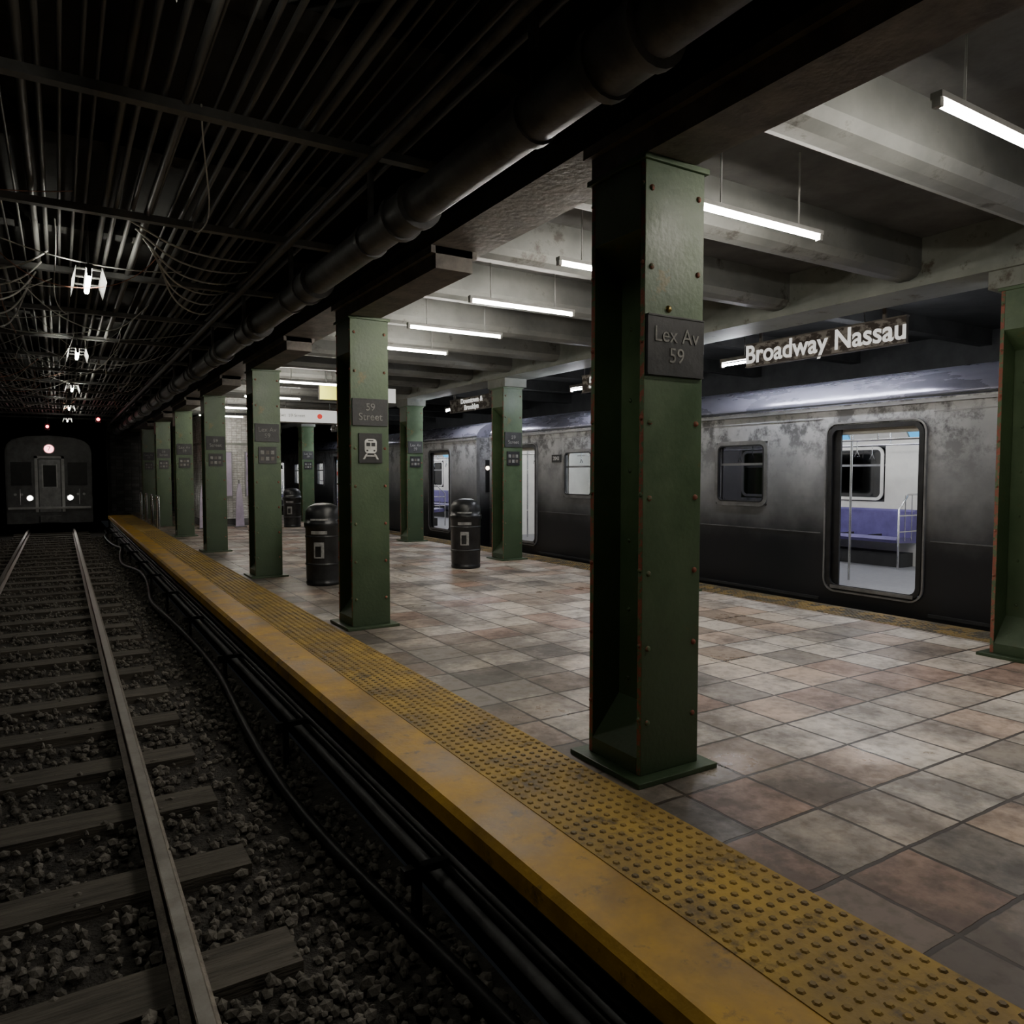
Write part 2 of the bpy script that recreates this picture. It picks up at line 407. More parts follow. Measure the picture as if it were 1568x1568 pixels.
while z<3.2:
    for x in (.045,CW-.045):
        mb.dome((x,0,z),(0,-1,0),.017,.014,M_GEDGE)
        mb.dome((x,CD,z),(0,1,0),.017,.014,M_GEDGE)
    for y in (.018,CD-.018):
        mb.dome((0,y,z+.02),(-1,0,0),.014,.012,M_GEDGE)
    for y in (.12,CD-.12):
        mb.dome((.20,y,z+.15),(-1,0,0),.014,.012,M_GREEN)
    z+=.41
colbase=mb.build("steel_column",bevel=.004)
colbase.location=(LX,3.0,FZ)
cols=[colbase]; ci=1
spec=[]
for k in range(-1,7):
    if k!=0: spec.append((LX,3.0+S*k))
for k in range(-1,7): spec.append((RX,3.0+S*k))
for (x,y) in spec:
    o=link_copy(colbase,"steel_column.%03d"%ci,(x,y,FZ)); cols.append(o); ci+=1

def plate(col,z0,z1,w,txt,size,mat=M_PLATE,tmat=M_CHALK,icon=False):
    mb=MB(); cx=CW/2; z0-=FZ; z1-=FZ
    mb.box(cx-w/2,cx+w/2,-.018,-.0005,z0,z1,mat)
    mb.box(cx-w/2,cx+w/2,-.022,-.018,z0,z0+.008,mat); mb.box(cx-w/2,cx+w/2,-.022,-.018,z1-.008,z1,mat)
    if icon:
        zc=(z0+z1)/2; f=-.0205
        poly=rr(cx-.068,cx+.068,zc-.055,zc+.10,.035)
        mb.prism(poly,'y',f,-.0175,M_WHITE)
        def d(a,b,c,e): mb.box(cx+a,cx+b,f-.002,f,zc+c,zc+e,M_BLACK)
        d(-.05,-.006,.02,.06); d(.006,.05,.02,.06); d(-.03,.03,.075,.085)
        d(-.05,-.03,-.035,-.018); d(.03,.05,-.035,-.018)
        for sg in (-1,1):
            mb.prism([(cx+sg*.035,zc-.06),(cx+sg*.055,zc-.06),(cx+sg*.09,zc-.12),(cx+sg*.068,zc-.12)],'y',f,-.0175,M_WHITE)
        mb.box(cx-.06,cx+.06,f,-.0175,zc-.09,zc-.078,M_WHITE)
    elif txt is None:
        for i in range(3):
            for j in range(2):
                mb.box(cx-w/2+.03+i*.08,cx-w/2+.085+i*.08,-.0205,-.0175,z0+.05+j*.1,z0+.11+j*.1,M_CHALK if (i+j)%2 else M_BROWN)
    mb.build("plaque",parent=col)
    if txt:
        text(txt,size,(cx,-.0205,(z0+z1)/2),R_FRONT,tmat,col,'plaque_lettering')
plate(cols[0],2.13,2.45,.41,"Lex Av\n59",.115)
n=1
for c in cols[1:]:
    if c.location.y<2.9: continue
    if abs(c.location.x-LX)<.01 and abs(c.location.y-7.63)<.1:
        plate(c,2.12,2.41,.40,"59\nStreet",.11); plate(c,1.72,2.04,.26,"",.1,M_BLACK,icon=True)
    else:
        plate(c,2.12,2.41,.38,"59\nStreet" if n%2 else "Lex Av\n59",.10); plate(c,1.77,2.04,.28,None,.1,M_BLACK)
    n+=1
mb=MB(); mb.dome((.17,0,2.49-FZ),(0,-1,0),.02,.014,noisy("brass",(.3,.22,.08),(.4,.3,.1),9,.3,.4,1,0),12); mb.build("plaque_screw",parent=cols[0])

# ------------------------------------------------------------------ ceiling
mb=MB()
mb.box(3.12,7.30,-4,YE,3.92,4.05,M_CEIL)
y=5.9-1.543*6
while y<YE-.5:
    w=.17; pr=[(y-w,3.92),(y-w,3.62),(y-w*.75,3.56),(y-w*.3,3.53),(y+w*.3,3.53),(y+w*.75,3.56),(y+w,3.62),(y+w,3.92)]
    mb.prism(pr,'x',3.12,7.30,M_BEAM,False)
    y+=1.543
mb.box(-3.0,2.62,-4,46,4.2,4.3,M_DARK)
y=-3
while y<36:
    mb.box(-3.0,2.62,y,y+.22,4.02,4.2,M_DARK); y+=S/2
mb.box(7.80,13.0,-4,46,3.95,4.1,M_DARK)
y=-3
while y<36:
    mb.box(7.80,13.0,y,y+.2,3.7,3.95,M_DARK); y+=S/2
mb.build("ceiling")
mb=MB()
mb.box(2.62,3.12,-4,YE,3.46,4.3,M_DARK,{'+x':M_GIRD,'bot':M_BROWN})
for k in range(-1,7):
    Y=3.0+S*k
    mb.box(2.66,3.0,max(-4,Y-2.1),Y+CD,3.28,3.46,M_BROWN)
    mb.box(2.62,3.04,max(-4,Y-2.1),Y+CD+.03,3.40,3.46,M_BROWN)
mb.build("ceiling_girder")
mb=MB()
mb.box(7.30,7.80,-4,YE,3.50,4.1,M_GIRD,{'+x':M_DARK})
mb.box(7.24,7.86,-4,YE,3.44,3.50,M_GIRD,{'+x':M_DARK,'bot':M_GIRD})
for k in range(-1,7):
    Y=3.0+S*k
    mb.box(RX-.03,RX+CW+.03,Y-.1,Y+CD+.1,3.28,3.44,M_GIRD)
mb.build("ceiling_girder.001")

# ------------------------------------------------------------------ fluorescent lamps
mb=MB()
mb.box(0,1.30,-.028,.028,.025,.055,M_HOUS)
mb.box(0,.03,-.02,.02,-.015,.04,M_HOUS); mb.box(1.27,1.30,-.02,.02,-.015,.04,M_HOUS)
mb.tube([(.03,0,.005),(1.27,0,.005)],.0155,M_TUBE,6)
for x in (.25,1.05): mb.tube([(x,0,.055),(x,0,.575)],.007,M_HOUS,6)
lp=mb.build("fluorescent_lamp",loc=(3.57,6.65,3.345))
i=1
for y in (8.2,9.75,5.1,3.56,2.0,-1.1,14.3,17.4,20.6,23.7):
    link_copy(lp,"fluorescent_lamp.%03d"%i,(3.57,y,3.345)); i+=1
mb=MB()
mb.box(-.03,.03,0,.9,.05,.09,M_WING)
for sg in (-1,1):
    mb.add([(sg*.11,0,.07),(sg*.11,.9,.07),(sg*.15,.9,-.07),(sg*.15,0,-.07)],[(0,1,2,3)],M_WING)
    for y in (.1,.45,.8): mb.box(min(sg*.03,sg*.12),max(sg*.03,sg*.12),y,y+.015,.055,.07,M_WING)
mb.tube([(0,.03,.0),(0,.87,.0)],.024,M_TUBET,6)
for y in (.015,.885): mb.box(-.02,.02,y-.015,y+.015,-.02,.06,M_WING)
for y in (.2,.7): mb.tube([(0,y,.09),(0,y,.63)],.01,M_COND,6)
tl=mb.build("tunnel_lamp",loc=(.3,8.35,3.55))
for j,y in enumerate((2.4,13.7,19.4,25.2,31.0)):
    link_copy(tl,"tunnel_lamp.%03d"%(j+1),(.3,y,3.55))

# ------------------------------------------------------------------ conduits, pipe, cables
mb=MB()
for i in range(48):
    x=-2.8+i*.106+random.uniform(-.03,.03); r=random.choice((.010,.014,.02,.028))
    zz=4.01-r-random.uniform(0,.08)
    mb.tube([(x,-3.5,zz),(x,35.5,zz)],r,M_COND,6)
for k in range(17):
    y=-3+k*S/2+1.1
    mb.box(-2.8,2.5,y,y+.08,3.84,3.90,M_COND)
mb.build("ceiling_conduits")
mb=MB()
px,pz=2.12,3.42
mb.tube([(px,-3.5,pz),(px,36,pz)],.125,M_PIPE,20)
y=-2.3
while y<36:
    mb.tube([(px,y,pz),(px,y+.05,pz)],.165,M_PIPE,20); mb.tube([(px,y+.05,pz),(px,y+.30,pz)],.148,M_PIPE,20); mb.tube([(px,y+.30,pz),(px,y+.35,pz)],.165,M_PIPE,20)
    mb.box(px-.02,px+.02,y+.9,y+.94,pz+.1,4.2,M_PIPE)
    mb.tube([(px,y+.89,pz),(px,y+.95,pz)],.14,M_PIPE,20)
    y+=S/2
mb.tube([(px+.35,-3.5,3.62),(px+.35,36,3.62)],.05,M_PIPE,12)
mb.tube([(px-.28,-3.5,3.70),(px-.28,36,3.70)],.035,M_PIPE,10)
mb.build("ceiling_pipe")
mb=MB()
def cat(p0,p1,sag,r,mat,n=18):
    p0=Vector(p0);p1=Vector(p1); pts=[]
    for i in range(n+1):
        t=i/n; p=p0.lerp(p1,t); p.z-=sag*4*t*(1-t); p.x+=.04*math.sin(t*7+p0.y); pts.append(p)
    mb.tube(pts,r,mat,5)
for i in range(60):
    y=random.uniform(6.5,26); xa=random.uniform(-2.6,-.2); xb=xa+random.uniform(.8,2.6); xb=min(xb,1.9)
    cat((xa,y,3.9),(xb,y+random.uniform(-1.2,1.6),3.9),random.uniform(.12,.5),random.choice((.004,.005,.007)),M_WIRE if random.random()<.85 else M_WIRER)
for i in range(26):
    y=random.uniform(5,24); xa=random.uniform(-2.0,1.8)
    cat((xa,y,3.9),(xa+random.uniform(-.4,.4),y+random.uniform(2,4.5),3.9),random.uniform(.12,.38),.006,M_WIRE if i%3 else M_WIRER)
for i in range(5):   # bundles looping beside the lamps
    cat((-1.5+.1*i,8.6+.3*i,3.9),(-.05-.05*i,9.1+.5*i,3.9),.32+.07*i,.010,M_WIRE,26)
for i in range(6):
    cat((.55+.08*i,7.6+.25*i,3.9),(1.85,8.4+.45*i,3.9),.10+.045*i,.010,M_WIRE,26)
mb.build("hanging_cables")

# ------------------------------------------------------------------ railway tracks (bed, ties, rails, stones)
def track(xc,name,xa,xb,stones,y1):
    mb=MB(); mb.box(xa,xb,-3.98,45.9,-.95,-.80,M_BED)
    SP=1.02
    y=-1.5
    while y<y1:
        w=.15+random.uniform(-.01,.01); o=random.uniform(-.04,.04)
        mb.box(xc-1.25+o,xc+1.25+o,y-w,y+w,-.80,-.725+random.uniform(-.006,.004),M_TIE)
        y+=SP
    for sgn in (-1,1):
        x=xc+sgn*.775
        pr=[(x-.075,-.72),(x+.075,-.72),(x+.075,-.705),(x+.012,-.69),(x+.012,-.635),(x+.036,-.625),(x+.036,-.595),(x-.036,-.595),(x-.036,-.625),(x-.012,-.635),(x-.012,-.69),(x-.075,-.705)]
        mb.prism(pr,'y',-3.5,y1,M_RAIL)
        mb.box(x-.03,x+.03,-3.5,y1,-.595,-.592,M_RAILT)
    if stones:
        vs=[];fs=[]
        t=(1+5**.5)/2
        base=[Vector(v).normalized() for v in ((-1,t,0),(1,t,0),(-1,-t,0),(1,-t,0),(0,-1,t),(0,1,t),(0,-1,-t),(0,1,-t),(t,0,-1),(t,0,1),(-t,0,-1),(-t,0,1))]
        bf=[(0,11,5),(0,5,1),(0,1,7),(0,7,10),(0,10,11),(1,5,9),(5,11,4),(11,10,2),(10,7,6),(7,1,8),(3,9,4),(3,4,2),(3,2,6),(3,6,8),(3,8,9),(4,9,5),(2,4,11),(6,2,10),(8,6,7),(9,8,1)]
        for i in range(stones):
            x=random.uniform(xa+.08,xb-.08); y=2.0+30*random.random()**1.7
            r=random.uniform(.014,.036); z=-.790+random.random()**1.3*.06
            ph=((y+1.5)/SP)%1.0
            if (ph<.17 or ph>.83) and abs(x-xc)<1.3 and random.random()<.82: continue
            sx,sy,sz=(random.uniform(.7,1.3) for _ in range(3)); o=len(vs)
            for b in base:
                k=r*random.uniform(.8,1.15); vs.append((x+b.x*k*sx,y+b.y*k*sy,z+b.z*k*sz))
            fs.extend(tuple(o+q for q in f) for f in bf)
        mb.add(vs,fs,M_GRAVEL)
    mb.build("railway_track"+name)
track(-.33,"",-2.86,1.74,19000,35)
track(10.25,".001",8.42,12.98,0,45)

mb=MB()
for j,(x,z,r) in enumerate(((1.715,-.26,.022),(1.715,-.33,.03),(1.715,-.42,.02),(1.715,-.48,.026),(1.70,-.57,.035))):
    mb.tube([(x,-3,z),(x,34,z)],r,M_BLACK if j%2 else M_PIPE,8)
pts=[]; y=-2
while y<34:
    pts.append((1.42+.10*math.sin(y*.8),y,-.66+.05*math.sin(y*1.1))); y+=.4
mb.tube(pts,.035,M_BLACK,10)
for k in range(13):
    y=-.4+k*2.6+1.2
    mb.box(1.50,1.54,y,y+.05,-.80,-.42,M_BLACK); mb.box(1.50,1.76,y,y+.05,-.46,-.42,M_BLACK); mb.box(1.44,1.50,y,y+.05,-.5,-.42,M_BLACK)
mb.build("platform_side_cables")

# ------------------------------------------------------------------ walls
mb=MB(); mb.box(-3.2,-3.0,-4,46,-.95,4.3,M_DARK)
for k in range(18): mb.box(-3.0,-2.88,-3+k*S/2,-2.75+k*S/2,-.80,4.0,M_DARK)
mb.build("wall_left")
mb=MB(); mb.box(13.0,13.2,-4,46,-.95,4.3,M_DARK); mb.build("wall_right")
mb=MB(); mb.box(-3.2,13.2,46,46.2,-.95,4.3,M_DARK); mb.build("wall_back")
mb=MB(); mb.box(1.76,8.3,YE,YE+.2,-.8,3.9,M_DTILE); mb.box(1.78,1.9,YE-.06,YE,FZ,3.4,M_DARK); mb.build("wall_platform_end")
mb=MB(); mb.box(-3.2,13.2,-4.2,-4.0,-.95,4.3,M_DARK); mb.build("wall_front")

mb=MB()
x0,x1,y0,y1=3.9,6.2,25.2,32.0; r=.28
poly=[]
for cx,cy,a in ((x1-r,y1-r,0),(x0+r,y1-r,90),(x0+r,y0+r,180),(x1-r,y0+r,270)):
    for k in range(7):
        t=math.radians(a+15*k); poly.append((cx+r*math.cos(t),cy+r*math.sin(t)))
mb.prism(poly,'z',FZ,3.52,M_WTILE,True)
poly2=[( (px_-5.05)*1.012+5.05,(py_-28.6)*1.006+28.6) for px_,py_ in poly]
mb.prism(poly2,'z',FZ,.15,M_DTILE); mb.prism(poly2,'z',2.55,2.62,M_GIRD)
mb.build("stair_enclosure")
for j,(xa,xb,za,zb) in enumerate(((4.25,4.75,.9,2.3),(5.2,5.7,.9,2.3))):
    mb=MB(); mb.box(xa,xb,25.12,25.17,za,zb,M_LAV)
    for q in ((xa-.03,xa,za-.03,zb+.03),(xb,xb+.03,za-.03,zb+.03),(xa,xb,za-.03,za),(xa,xb,zb,zb+.03)): mb.box(q[0],q[1],25.10,25.197,q[2],q[3],M_TRIM)
    mb.build("framed_poster" + ("" if j==0 else ".001"))
for j,(xa,ya_) in enumerate(((3.62,24.2),(4.72,24.4))):
    mb=MB()
    mb.prism([(xa,.03),(xa+.26,.03),(xa+.24,.5),(xa+.2,1.1),(xa+.16,1.38),(xa+.09,1.38),(xa+.04,1.1),(xa+.01,.5)],'y',ya_,ya_+.06,M_LAV)
    mb.box(xa-.04,xa+.30,ya_-.12,ya_+.18,0,.03,M_PIPE); mb.box(xa+.11,xa+.14,ya_+.06,ya_+.09,.03,1.5,M_PIPE)
    mb.build("advertising_stand"+("" if j==0 else ".001"),loc=(0,0,FZ))

# ------------------------------------------------------------------ hanging signs
mb=MB(); mb.box(4.9,6.7,20.0,20.12,3.0,3.34,M_HOUS,{'-y':M_LBOX})
mb.box(4.88,6.72,19.98,20.14,3.34,3.37,M_BROWN); mb.box(4.88,6.72,19.98,20.14,2.97,3.0,M_BROWN)
mb.prism([(6.1+.07*math.cos(t*.3927),3.17+.07*math.sin(t*.3927)) for t in range(16)],'y',19.985,20.0,emis("red_disc",(.9,.08,.06),.6))
for x in (5.2,6.4): mb.tube([(x,20.06,3.37),(x,20.06,3.92)],.012,M_COND,6)
s=mb.build("hanging_direction_sign")
text("Exit  59 Street",.12,(5.35,19.992,3.17),R_FRONT,M_PIPE,s)
mb=MB(); mb.box(4.55,5.0,14.9,15.0,3.12,3.42,M_BROWN,{'-y':M_YBOX}); mb.box(5.0,6.2,14.9,15.0,3.12,3.42,M_BLACK,{'-y':M_LBOX})
for x in (4.7,6.0): mb.tube([(x,14.95,3.42),(x,14.95,3.92)],.012,M_COND,6)
mb.build("hanging_exit_sign")

def stsign(y0,y1,txt,size,idx,sx=1.0,bold=.005):
    mb=MB(); X=8.18
    mb.box(X,X+.05,y0,y1,3.09,3.38,M_BROWN,{'-x':M_SIGNB})
    mb.box(X-.006,X+.056,y0-.01,y1+.01,3.38,3.395,M_BROWN); mb.box(X-.006,X+.056,y0-.01,y1+.01,3.075,3.09,M_BROWN)
    for yy in (y0+.25,y1-.25): mb.box(X+.01,X+.04,yy,yy+.04,3.395,3.95,M_BROWN)
    s=mb.build("station_name_sign"+idx)
    text(txt,size,(X-.003,(y0+y1)/2,3.235),R_SIDE,M_LETTER,s,bold=bold,sx=sx)
    mb=MB(); a,b=y0+.35,y1+.62
    mb.box(X+.18,X+.26,a-.03,b+.03,3.24,3.29,M_BROWN)
    mb.tube([(X+.22,a,3.20),(X+.22,b,3.20)],.016,M_TUBES,6)
    for yy in (a-.02,b): mb.box(X+.19,X+.25,yy,yy+.03,3.17,3.24,M_BROWN)
    for yy in (a+.3,b-.4): mb.tube([(X+.22,yy,3.29),(X+.22,yy,3.95)],.01,M_COND,6)
    mb.build("edge_fluorescent_lamp"+idx)
stsign(4.85,7.12,"Broadway Nassau",.34,"",.94,.006)
stsign(9.45,10.9,"59 Street",.28,".001")
stsign(14.05,16.25,"Downtown &\nBrooklyn",.16,".002",1.2)
stsign(23.3,25.5,"Downtown &\nBrooklyn",.16,".003",1.2)
stsign(.3,2.5,"Broadway Nassau",.33,".004",.94,.006)

# ------------------------------------------------------------------ trains
def side(mb,xo,xi,ya,yb,za,zb,ops,mo,mi_):
    ys=sorted({ya,yb,*[o[0] for o in ops],*[o[1] for o in ops]}); zs=sorted({za,zb,*[o[2] for o in ops],*[o[3] for o in ops]})
    lo,hi=min(xo,xi),max(xo,xi)
    o_key,i_key=('-x','+x') if xo<xi else ('+x','-x')
    for a,b in zip(ys[:-1],ys[1:]):
        if b-a<1e-6: continue
        run=None
        for c,d in list(zip(zs[:-1],zs[1:]))+[(None,None)]:
            solid = c is not None and not any(o[0]<=a+1e-6 and o[1]>=b-1e-6 and o[2]<=c+1e-6 and o[3]>=d-1e-6 for o in ops)
            if solid:
                if run is None: run=[c,d]
                else: run[1]=d
            elif run:
                mb.box(lo,hi,a,b,run[0],run[1],mo,{i_key:mi_,'-y':M_TRIM,'+y':M_TRIM,'top':M_TRIM,'bot':M_TRIM}); run=None

def car(name,ya,yb,doors,wins,DARKW):
    X0,X1=8.75,11.75; mb=MB()
    dz0,dz1=.12,2.22; wz0,wz1=1.14,2.08
    ops=[(d,d+1.24,dz0,dz1) for d in doors]+[(w,w+.97,wz0,wz1) for w in wins]
    fops=[(w,w+.97,wz0,wz1) for w in wins]
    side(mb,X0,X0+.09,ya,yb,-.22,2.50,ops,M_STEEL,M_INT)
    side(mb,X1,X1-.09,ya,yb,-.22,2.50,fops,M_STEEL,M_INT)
    prof=[(X0,2.50),(X0+.02,2.58),(X0+.10,2.70),(X0+.28,2.82),(X0+.65,2.92),(X0+1.5,2.98),(X1-.65,2.92),(X1-.28,2.82),(X1-.10,2.70),(X1-.02,2.58),(X1,2.50)]
    mb.prism(prof,'y',ya,yb,M_ROOF,True)
    mb.box(X0+.09,X1-.09,ya+.05,yb-.05,2.36,2.50,M_INT)
    mb.box(X0-.035,X0,ya,yb,2.44,2.475,M_TRIM); mb.box(X0-.02,X0,ya,yb,2.51,2.53,M_BLACK)
    ysegs=[ya]+[v for d in sorted(doors) for v in (d-.12,d+1.36)]+[yb]
    for a,b in zip(ysegs[::2],ysegs[1::2]):
        mb.box(X0-.008,X0,a,b,.80,.812,M_PIPE); mb.box(X0-.012,X0,a,b,-.10,-.06,M_UNDER)
        mb.box(X0-.006,X0,a,b,2.33,2.342,M_TRIM)
    mb.box(X0+.09,X1-.09,ya+.05,yb-.05,-.05,.12,M_UNDER,{'top':M_INTF})
    mb.box(X0+.09,X1-.09,ya,ya+.06,-.22,2.5,M_STEEL,{'+y':M_INT}); mb.box(X0+.09,X1-.09,yb-.06,yb,-.22,2.5,M_STEEL,{'-y':M_INT})
    for d in doors:
        ring(mb,X0-.018,X0+.012,d+.04,d+1.20,dz0+.02,dz1-.04,.06,.09,M_BLACK)
        ring(mb,X0-.026,X0+.0,d-.035,d+1.275,dz0-.055,dz1+.035,.022,.15,M_TRIM)
        mb.box(X0-.03,X0+.09,d+.06,d+1.18,dz0-.03,dz0+.012,M_TRIM)
        for a,b in ((d-.0,d+.06),(d+1.10,d+1.24)):
            mb.box(X0+.03,X0+.06,a,b,dz0+.012,dz1,M_BLACK)
        mb.box(X0+.09,X0+.22,d-.15,d+1.4,2.12,2.36,M_INT)
        for yy in (d-.12,d+1.36):
            mb.tube([(X0+.65,yy,.12),(X0+.65,yy,2.36)],.017,M_CHROME,8)
    for i,w in enumerate(wins):
        for sgn,xa in ((0,X0),(1,X1)):
            a,b=(xa-.02,xa+.03) if sgn==0 else (xa-.03,xa+.02)
            ring(mb,a,b,w+.05,w+.92,wz0+.05,wz1-.05,.065,.07,M_TRIM)
            ring(mb,a-.004 if sgn==0 else a,b,w+.065,w+.905,wz0+.065,wz1-.065,.02,.06,M_BLACK)
            xm=xa+.04 if sgn==0 else xa-.05
            gm=M_DGLASS if (sgn==0 and i in DARKW) or sgn==1 else M_GLASS
            mb.add([(xm,w,wz0),(xm,w+.97,wz0),(xm,w+.97,wz1),(xm,w,wz1)],[(0,1,2,3)],gm)
            mb.box(xm-.02,xm-.002,w,w+.97,1.73,1.765,M_TRIM)
            if sgn==0:
                for q in (.05,.90): mb.box(xm-.02,xm-.002,w+q,w+q+.02,wz0,wz1,M_TRIM)
                ring(mb,X0+.09,X0+.10,w+.05,w+.92,wz0+.05,wz1-.05,.06,.07,M_INT)
            else:
                ring(mb,X1-.115,X1-.09,w+.07,w+.90,wz0+.07,wz1-.07,.05,.08,M_INT)
    for d in doors:
        for a in (d+.01,d+.63):
            mb.box(X1-.11,X1-.09,a,a+.60,.13,2.12,M_INT)
            ring(mb,X1-.12,X1-.108,a+.14,a+.46,1.15,1.95,.02,.04,M_CHROME)
            mb.prism(rr(a+.15,a+.45,1.16,1.94,.04),'x',X1-.118,X1-.109,M_BLACK)
        mb.box(X1-.12,X1-.09,d+1.28,d+1.42,1.55,1.72,M_NOTICE)
    pts=[ya+.2]+[v for d in sorted(doors) for v in (d-.45,d+1.69)]+[yb-.2]
    for a,b in zip(pts[::2],pts[1::2]):
        if b-a<.8: continue
        for sg,xw in ((1,X1-.12),(-1,X0+.12)):
            prof=[(xw,.50),(xw-sg*.52,.52),(xw-sg*.56,.57),(xw-sg*.52,.62),(xw-sg*.12,.58),(xw-sg*.07,1.00),(xw-sg*.03,1.03),(xw,1.03)]
            mb.prism(prof,'y',a,b,M_BENCH)
            mb.box(min(xw,xw-sg*.35),max(xw,xw-sg*.35),a+.05,b-.05,.12,.34,M_UNDER)
            y=a+.5
            while y<b-.1:
                mb.box(min(xw-sg*.13,xw-sg*.5),max(xw-sg*.13,xw-sg*.5),y,y+.008,.57,.625,M_UNDER); y+=.5
            for e in (a-.03,b+.03):
                xx=xw-sg*.55
                mb.tube([(xw-sg*.05,e,1.28),(xw-sg*.30,e,1.28),(xx,e,1.05),(xx,e,.12)],.016,M_CHROME,8)
                mb.tube([(xw-sg*.05,e,.95),(xx,e,.95)],.012,M_CHROME,8)
                mb.tube([(xw-sg*.05,e,.7),(xx,e,.7)],.012,M_CHROME,8)
                for q in (.2,.38): mb.tube([(xw-sg*q,e,.55),(xw-sg*q,e,1.27)],.008,M_CHROME,6)
    for xr in (X0+.62,X1-.62):
        mb.tube([(xr,ya+.3,2.06),(xr,yb-.3,2.06)],.014,M_CHROME,8)
        y=ya+.8
        while y<yb-.5:
            mb.tube([(xr,y,2.36),(xr,y,2.06)],.011,M_CHROME,6)
            mb.tube([(xr,y+.3,2.05),(xr,y+.3,1.92),(xr,y+.26,1.84),(xr,y+.34,1.84),(xr,y+.3,1.92)],.007,M_CHROME,6)
            y+=.9
    for xr in (X0+.8,X1-.9): mb.box(xr,xr+.12,ya+.3,yb-.3,2.335,2.36,M_TUBEI)
    y=ya+.4; q=0
    while y+1.1<yb:
        mb.add([(X1-.10,y,2.16),(X1-.10,y+1.0,2.16),(X1-.26,y+1.0,2.34),(X1-.26,y,2.34)],[(0,1,2,3)],M_AD if q%3!=1 else M_INT); y+=1.03; q+=1
    for yc in (ya+3.2,yb-3.2):
        for xr in (9.475,11.025):
            for yw in (yc-1,yc+1):
                mb.tube([(xr-.05,yw,-.22),(xr+.06,yw,-.22)],.368,M_UNDER,24)
            mb.box(xr-.2,xr-.08,yc-1.4,yc+1.4,-.35,-.1,M_UNDER)
    mb.box(X0+.4,X1-.4,ya+5.5,yb-5.5,-.5,-.05,M_UNDER)
    mb.box(X0-.012,X0,yb-2.95,yb-2.62,1.84,2.0,M_BLACK)
    for xx in (X0+.3,X1-.3):
        mb.tube([(xx,ya-.031,1.75),(xx,ya+.01,1.75)],.05,M_AMBER if name.endswith('1') else M_TRIM,14)
    mb.box(X0+1.1,X0+1.9,ya-.02,ya,.1,2.2,M_TRIM); mb.box(X0+1.25,X0+1.75,ya-.026,ya-.02,1.2,2.0,M_BLACK)
    for xx in (X0+.25,X1-.95): mb.box(xx,xx+.7,ya-.02,ya,1.15,1.95,M_BLACK)
    return mb.build(name)
c1=car("subway_train_car",-3.9,15.3,[4.94,13.28,-3.0],[1.5,7.2,9.25,11.29],(1,2))
c2=car("subway_train_car.001",15.95,37.4,[17.4,25.74,34.1],[19.66,21.7,23.7,28.2,31.5],())
text("2043",.11,(8.736,12.52,1.92),R_SIDE,M_WHITE,c1,'car_number')

# oncoming train
mb=MB()
cx=-.33; y0=34.6
def bodyprof(g=0):
    w=1.46-g
    return [(cx-w,-.35),(cx+w,-.35),(cx+w,2.5),(cx+w-.06,2.75),(cx+w-.25,2.95),(cx+w-.7,3.08),(cx,3.13),(cx-w+.7,3.08),(cx-w+.25,2.95),(cx-w+.06,2.75),(cx-w,2.5)]
mb.prism(bodyprof(),'y',y0+.06,45,M_OBODY)
mb.prism(bodyprof(.05),'y',y0,y0+.06,M_OBODY)
mb.box(cx-.50,cx-.40,y0-.05,y0,0.1,2.32,M_TRIML); mb.box(cx+.40,cx+.50,y0-.05,y0,.1,2.32,M_TRIML); mb.box(cx-.5,cx+.5,y0-.05,y0,2.22,2.32,M_TRIML)
mb.box(cx-.36,cx+.36,y0-.03,y0,.1,2.18,M_TRIM); mb.box(cx-.22,cx+.22,y0-.04,y0-.03,1.1,1.95,M_BLACK)
for a in (-.26,.22): mb.box(cx+a,cx+a+.04,y0-.045,y0-.03,1.06,1.99,M_TRIML)
for a in (-1.32,.58):
    mb.box(cx+a,cx+a+.74,y0-.03,y0,1.15,2.1,M_BLACK)
    for q in (0,.71): mb.box(cx+a+q,cx+a+q+.03,y0-.04,y0-.03,1.15,2.1,M_OBODY)
    mb.box(cx+a,cx+a+.74,y0-.04,y0-.03,2.07,2.1,M_OBODY)
for a in (-.68,.68,):
    mb.tube([(cx+a,y0-.07,.66),(cx+a,y0,.66)],.12,M_TRIML,16); mb.tube([(cx+a,y0-.08,.66),(cx+a,y0-.07,.66)],.085,M_HEAD,16)
    s=1 if a>0 else -1
    for q in (.27,.48): mb.tube([(cx+a+s*q,y0-.04,.80),(cx+a+s*q,y0,.80)],.05,M_TRIML,12)
mb.tube([(cx,y0-.05,2.60),(cx,y0,2.60)],.20,M_TRIML,20); mb.tube([(cx,y0-.06,2.60),(cx,y0-.05,2.60)],.16,M_ROUTE,20)
mb.box(cx-1.4,cx+1.4,y0-.12,y0,.22,.30,M_TRIML); mb.box(cx-.35,cx+.35,y0-.25,y0,-.3,-.05,M_PIPE)
for xr in (-1.105,.445):
    for yw in (36.2,38.2): mb.tube([(xr-.06,yw,-.26),(xr+.06,yw,-.26)],.332,M_UNDER,20)
for a in (-1.0,1.0): mb.tube([(cx+a,y0-.04,.4),(cx+a,y0-.08,.4),(cx+a,y0-.08,1.0),(cx+a,y0-.04,1.0)],.012,M_TRIML,6)
tf=mb.build("subway_train")
text("7",.26,(cx,y0-.064,2.60),R_FRONT,M_WHITE,tf)
for i,(x,z,y) in enumerate(((1.2,3.5,29.5),(-.35,3.42,33.5))):
    mb=MB(); mb.box(x-.08,x+.08,y,y+.14,z-.12,z+.12,M_BLACK); mb.tube([(x,y-.03,z),(x,y,z)],.05,M_RED,14); mb.tube([(x,y+.07,z+.12),(x,y+.07,4.2)],.012,M_COND,6)
    mb.build("signal_lamp"+("" if i==0 else ".001"))

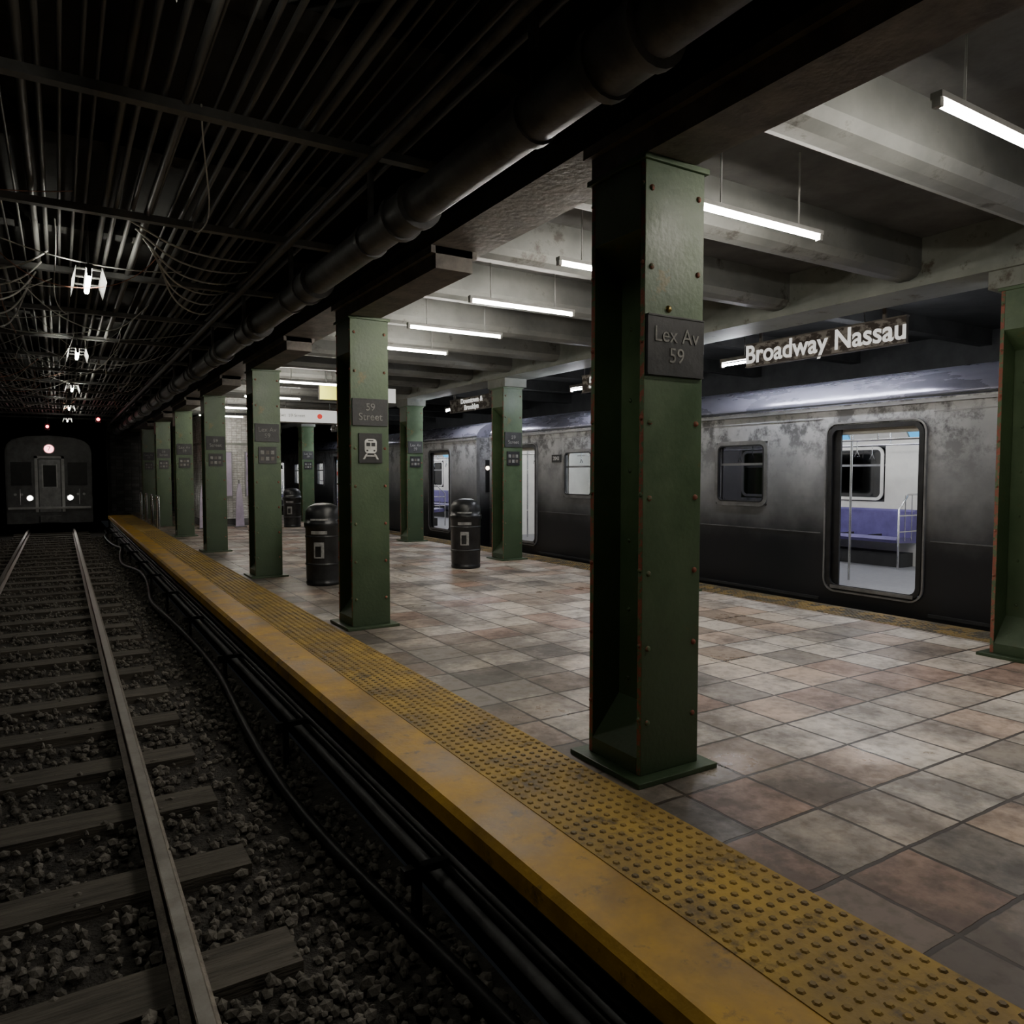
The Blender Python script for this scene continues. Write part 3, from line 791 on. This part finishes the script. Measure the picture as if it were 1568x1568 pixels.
# ------------------------------------------------------------------ trash cans
mb=MB()
mb.lathe([(0,.0),(.255,.0),(.265,.02),(.265,.05),(.255,.06),(.262,.10),(.268,.86),(.285,.88),(.29,.93),(.285,.955),(.272,.96),(.27,1.03),(.26,1.12),(.22,1.19),(.12,1.235),(0,1.245)],0,0,M_CAN,36)
for z in (.30,.72): mb.lathe([(.264,z),(.274,z+.01),(.274,z+.03),(.264,z+.04)],0,0,M_CAN,36)
a=math.radians(238)
mb.lathe([(.2755,.42),(.2755,.66)],0,0,M_LABEL,6,a0=a-.28,a1=a+.28)
mb.lathe([(.277,.44),(.277,.60)],0,0,M_BLACK,6,a0=a-.2,a1=a+.12)
mb.lathe([(.276,.78),(.276,.83)],0,0,M_LABEL,8,a0=a-.45,a1=a+.45)
mb.lathe([(.276,.985),(.272,1.01)],0,0,M_LABEL,8,a0=a-.5,a1=a+.5)
c=mb.build("trash_can",loc=(3.42,11.1,FZ))
link_copy(c,"trash_can.001",(6.22,11.75,FZ)); link_copy(c,"trash_can.002",(6.3,23.7,FZ))

for i,(x,y) in enumerate(((2.58,30.5),(2.58,28.6),(2.58,26.7),(2.58,25.0))):
    mb=MB(); h=1.0
    pts=[(0,0,0),(0,0,h-.12),(0,.04,h-.03),(0,.12,h),(0,.38,h),(0,.46,h-.03),(0,.5,h-.12),(0,.5,0)]
    mb.tube(pts,.03,M_CHROME,10); mb.tube([(0,0,.5),(0,.5,.5)],.018,M_CHROME,8)
    for yy in (0,.5): mb.tube([(0,yy,0),(0,yy,.015)],.045,M_CHROME,12)
    mb.build("guard_rail"+("" if i==0 else ".%03d"%i),loc=(x,y,FZ))

# ------------------------------------------------------------------ world, camera
w=bpy.data.worlds.new("world"); scene.world=w; w.use_nodes=True
w.node_tree.nodes['Background'].inputs[0].default_value=(.01,.011,.012,1)
w.node_tree.nodes['Background'].inputs[1].default_value=.5
cam=bpy.data.cameras.new("camera"); co=bpy.data.objects.new("camera",cam); COL.objects.link(co)
cam.sensor_width=36; cam.lens=36*1246/1730; cam.clip_start=.05; cam.clip_end=200
co.location=(0,0,1.6); co.rotation_euler=(math.radians(90-2.94),0,math.radians(-31.5))
scene.camera=co
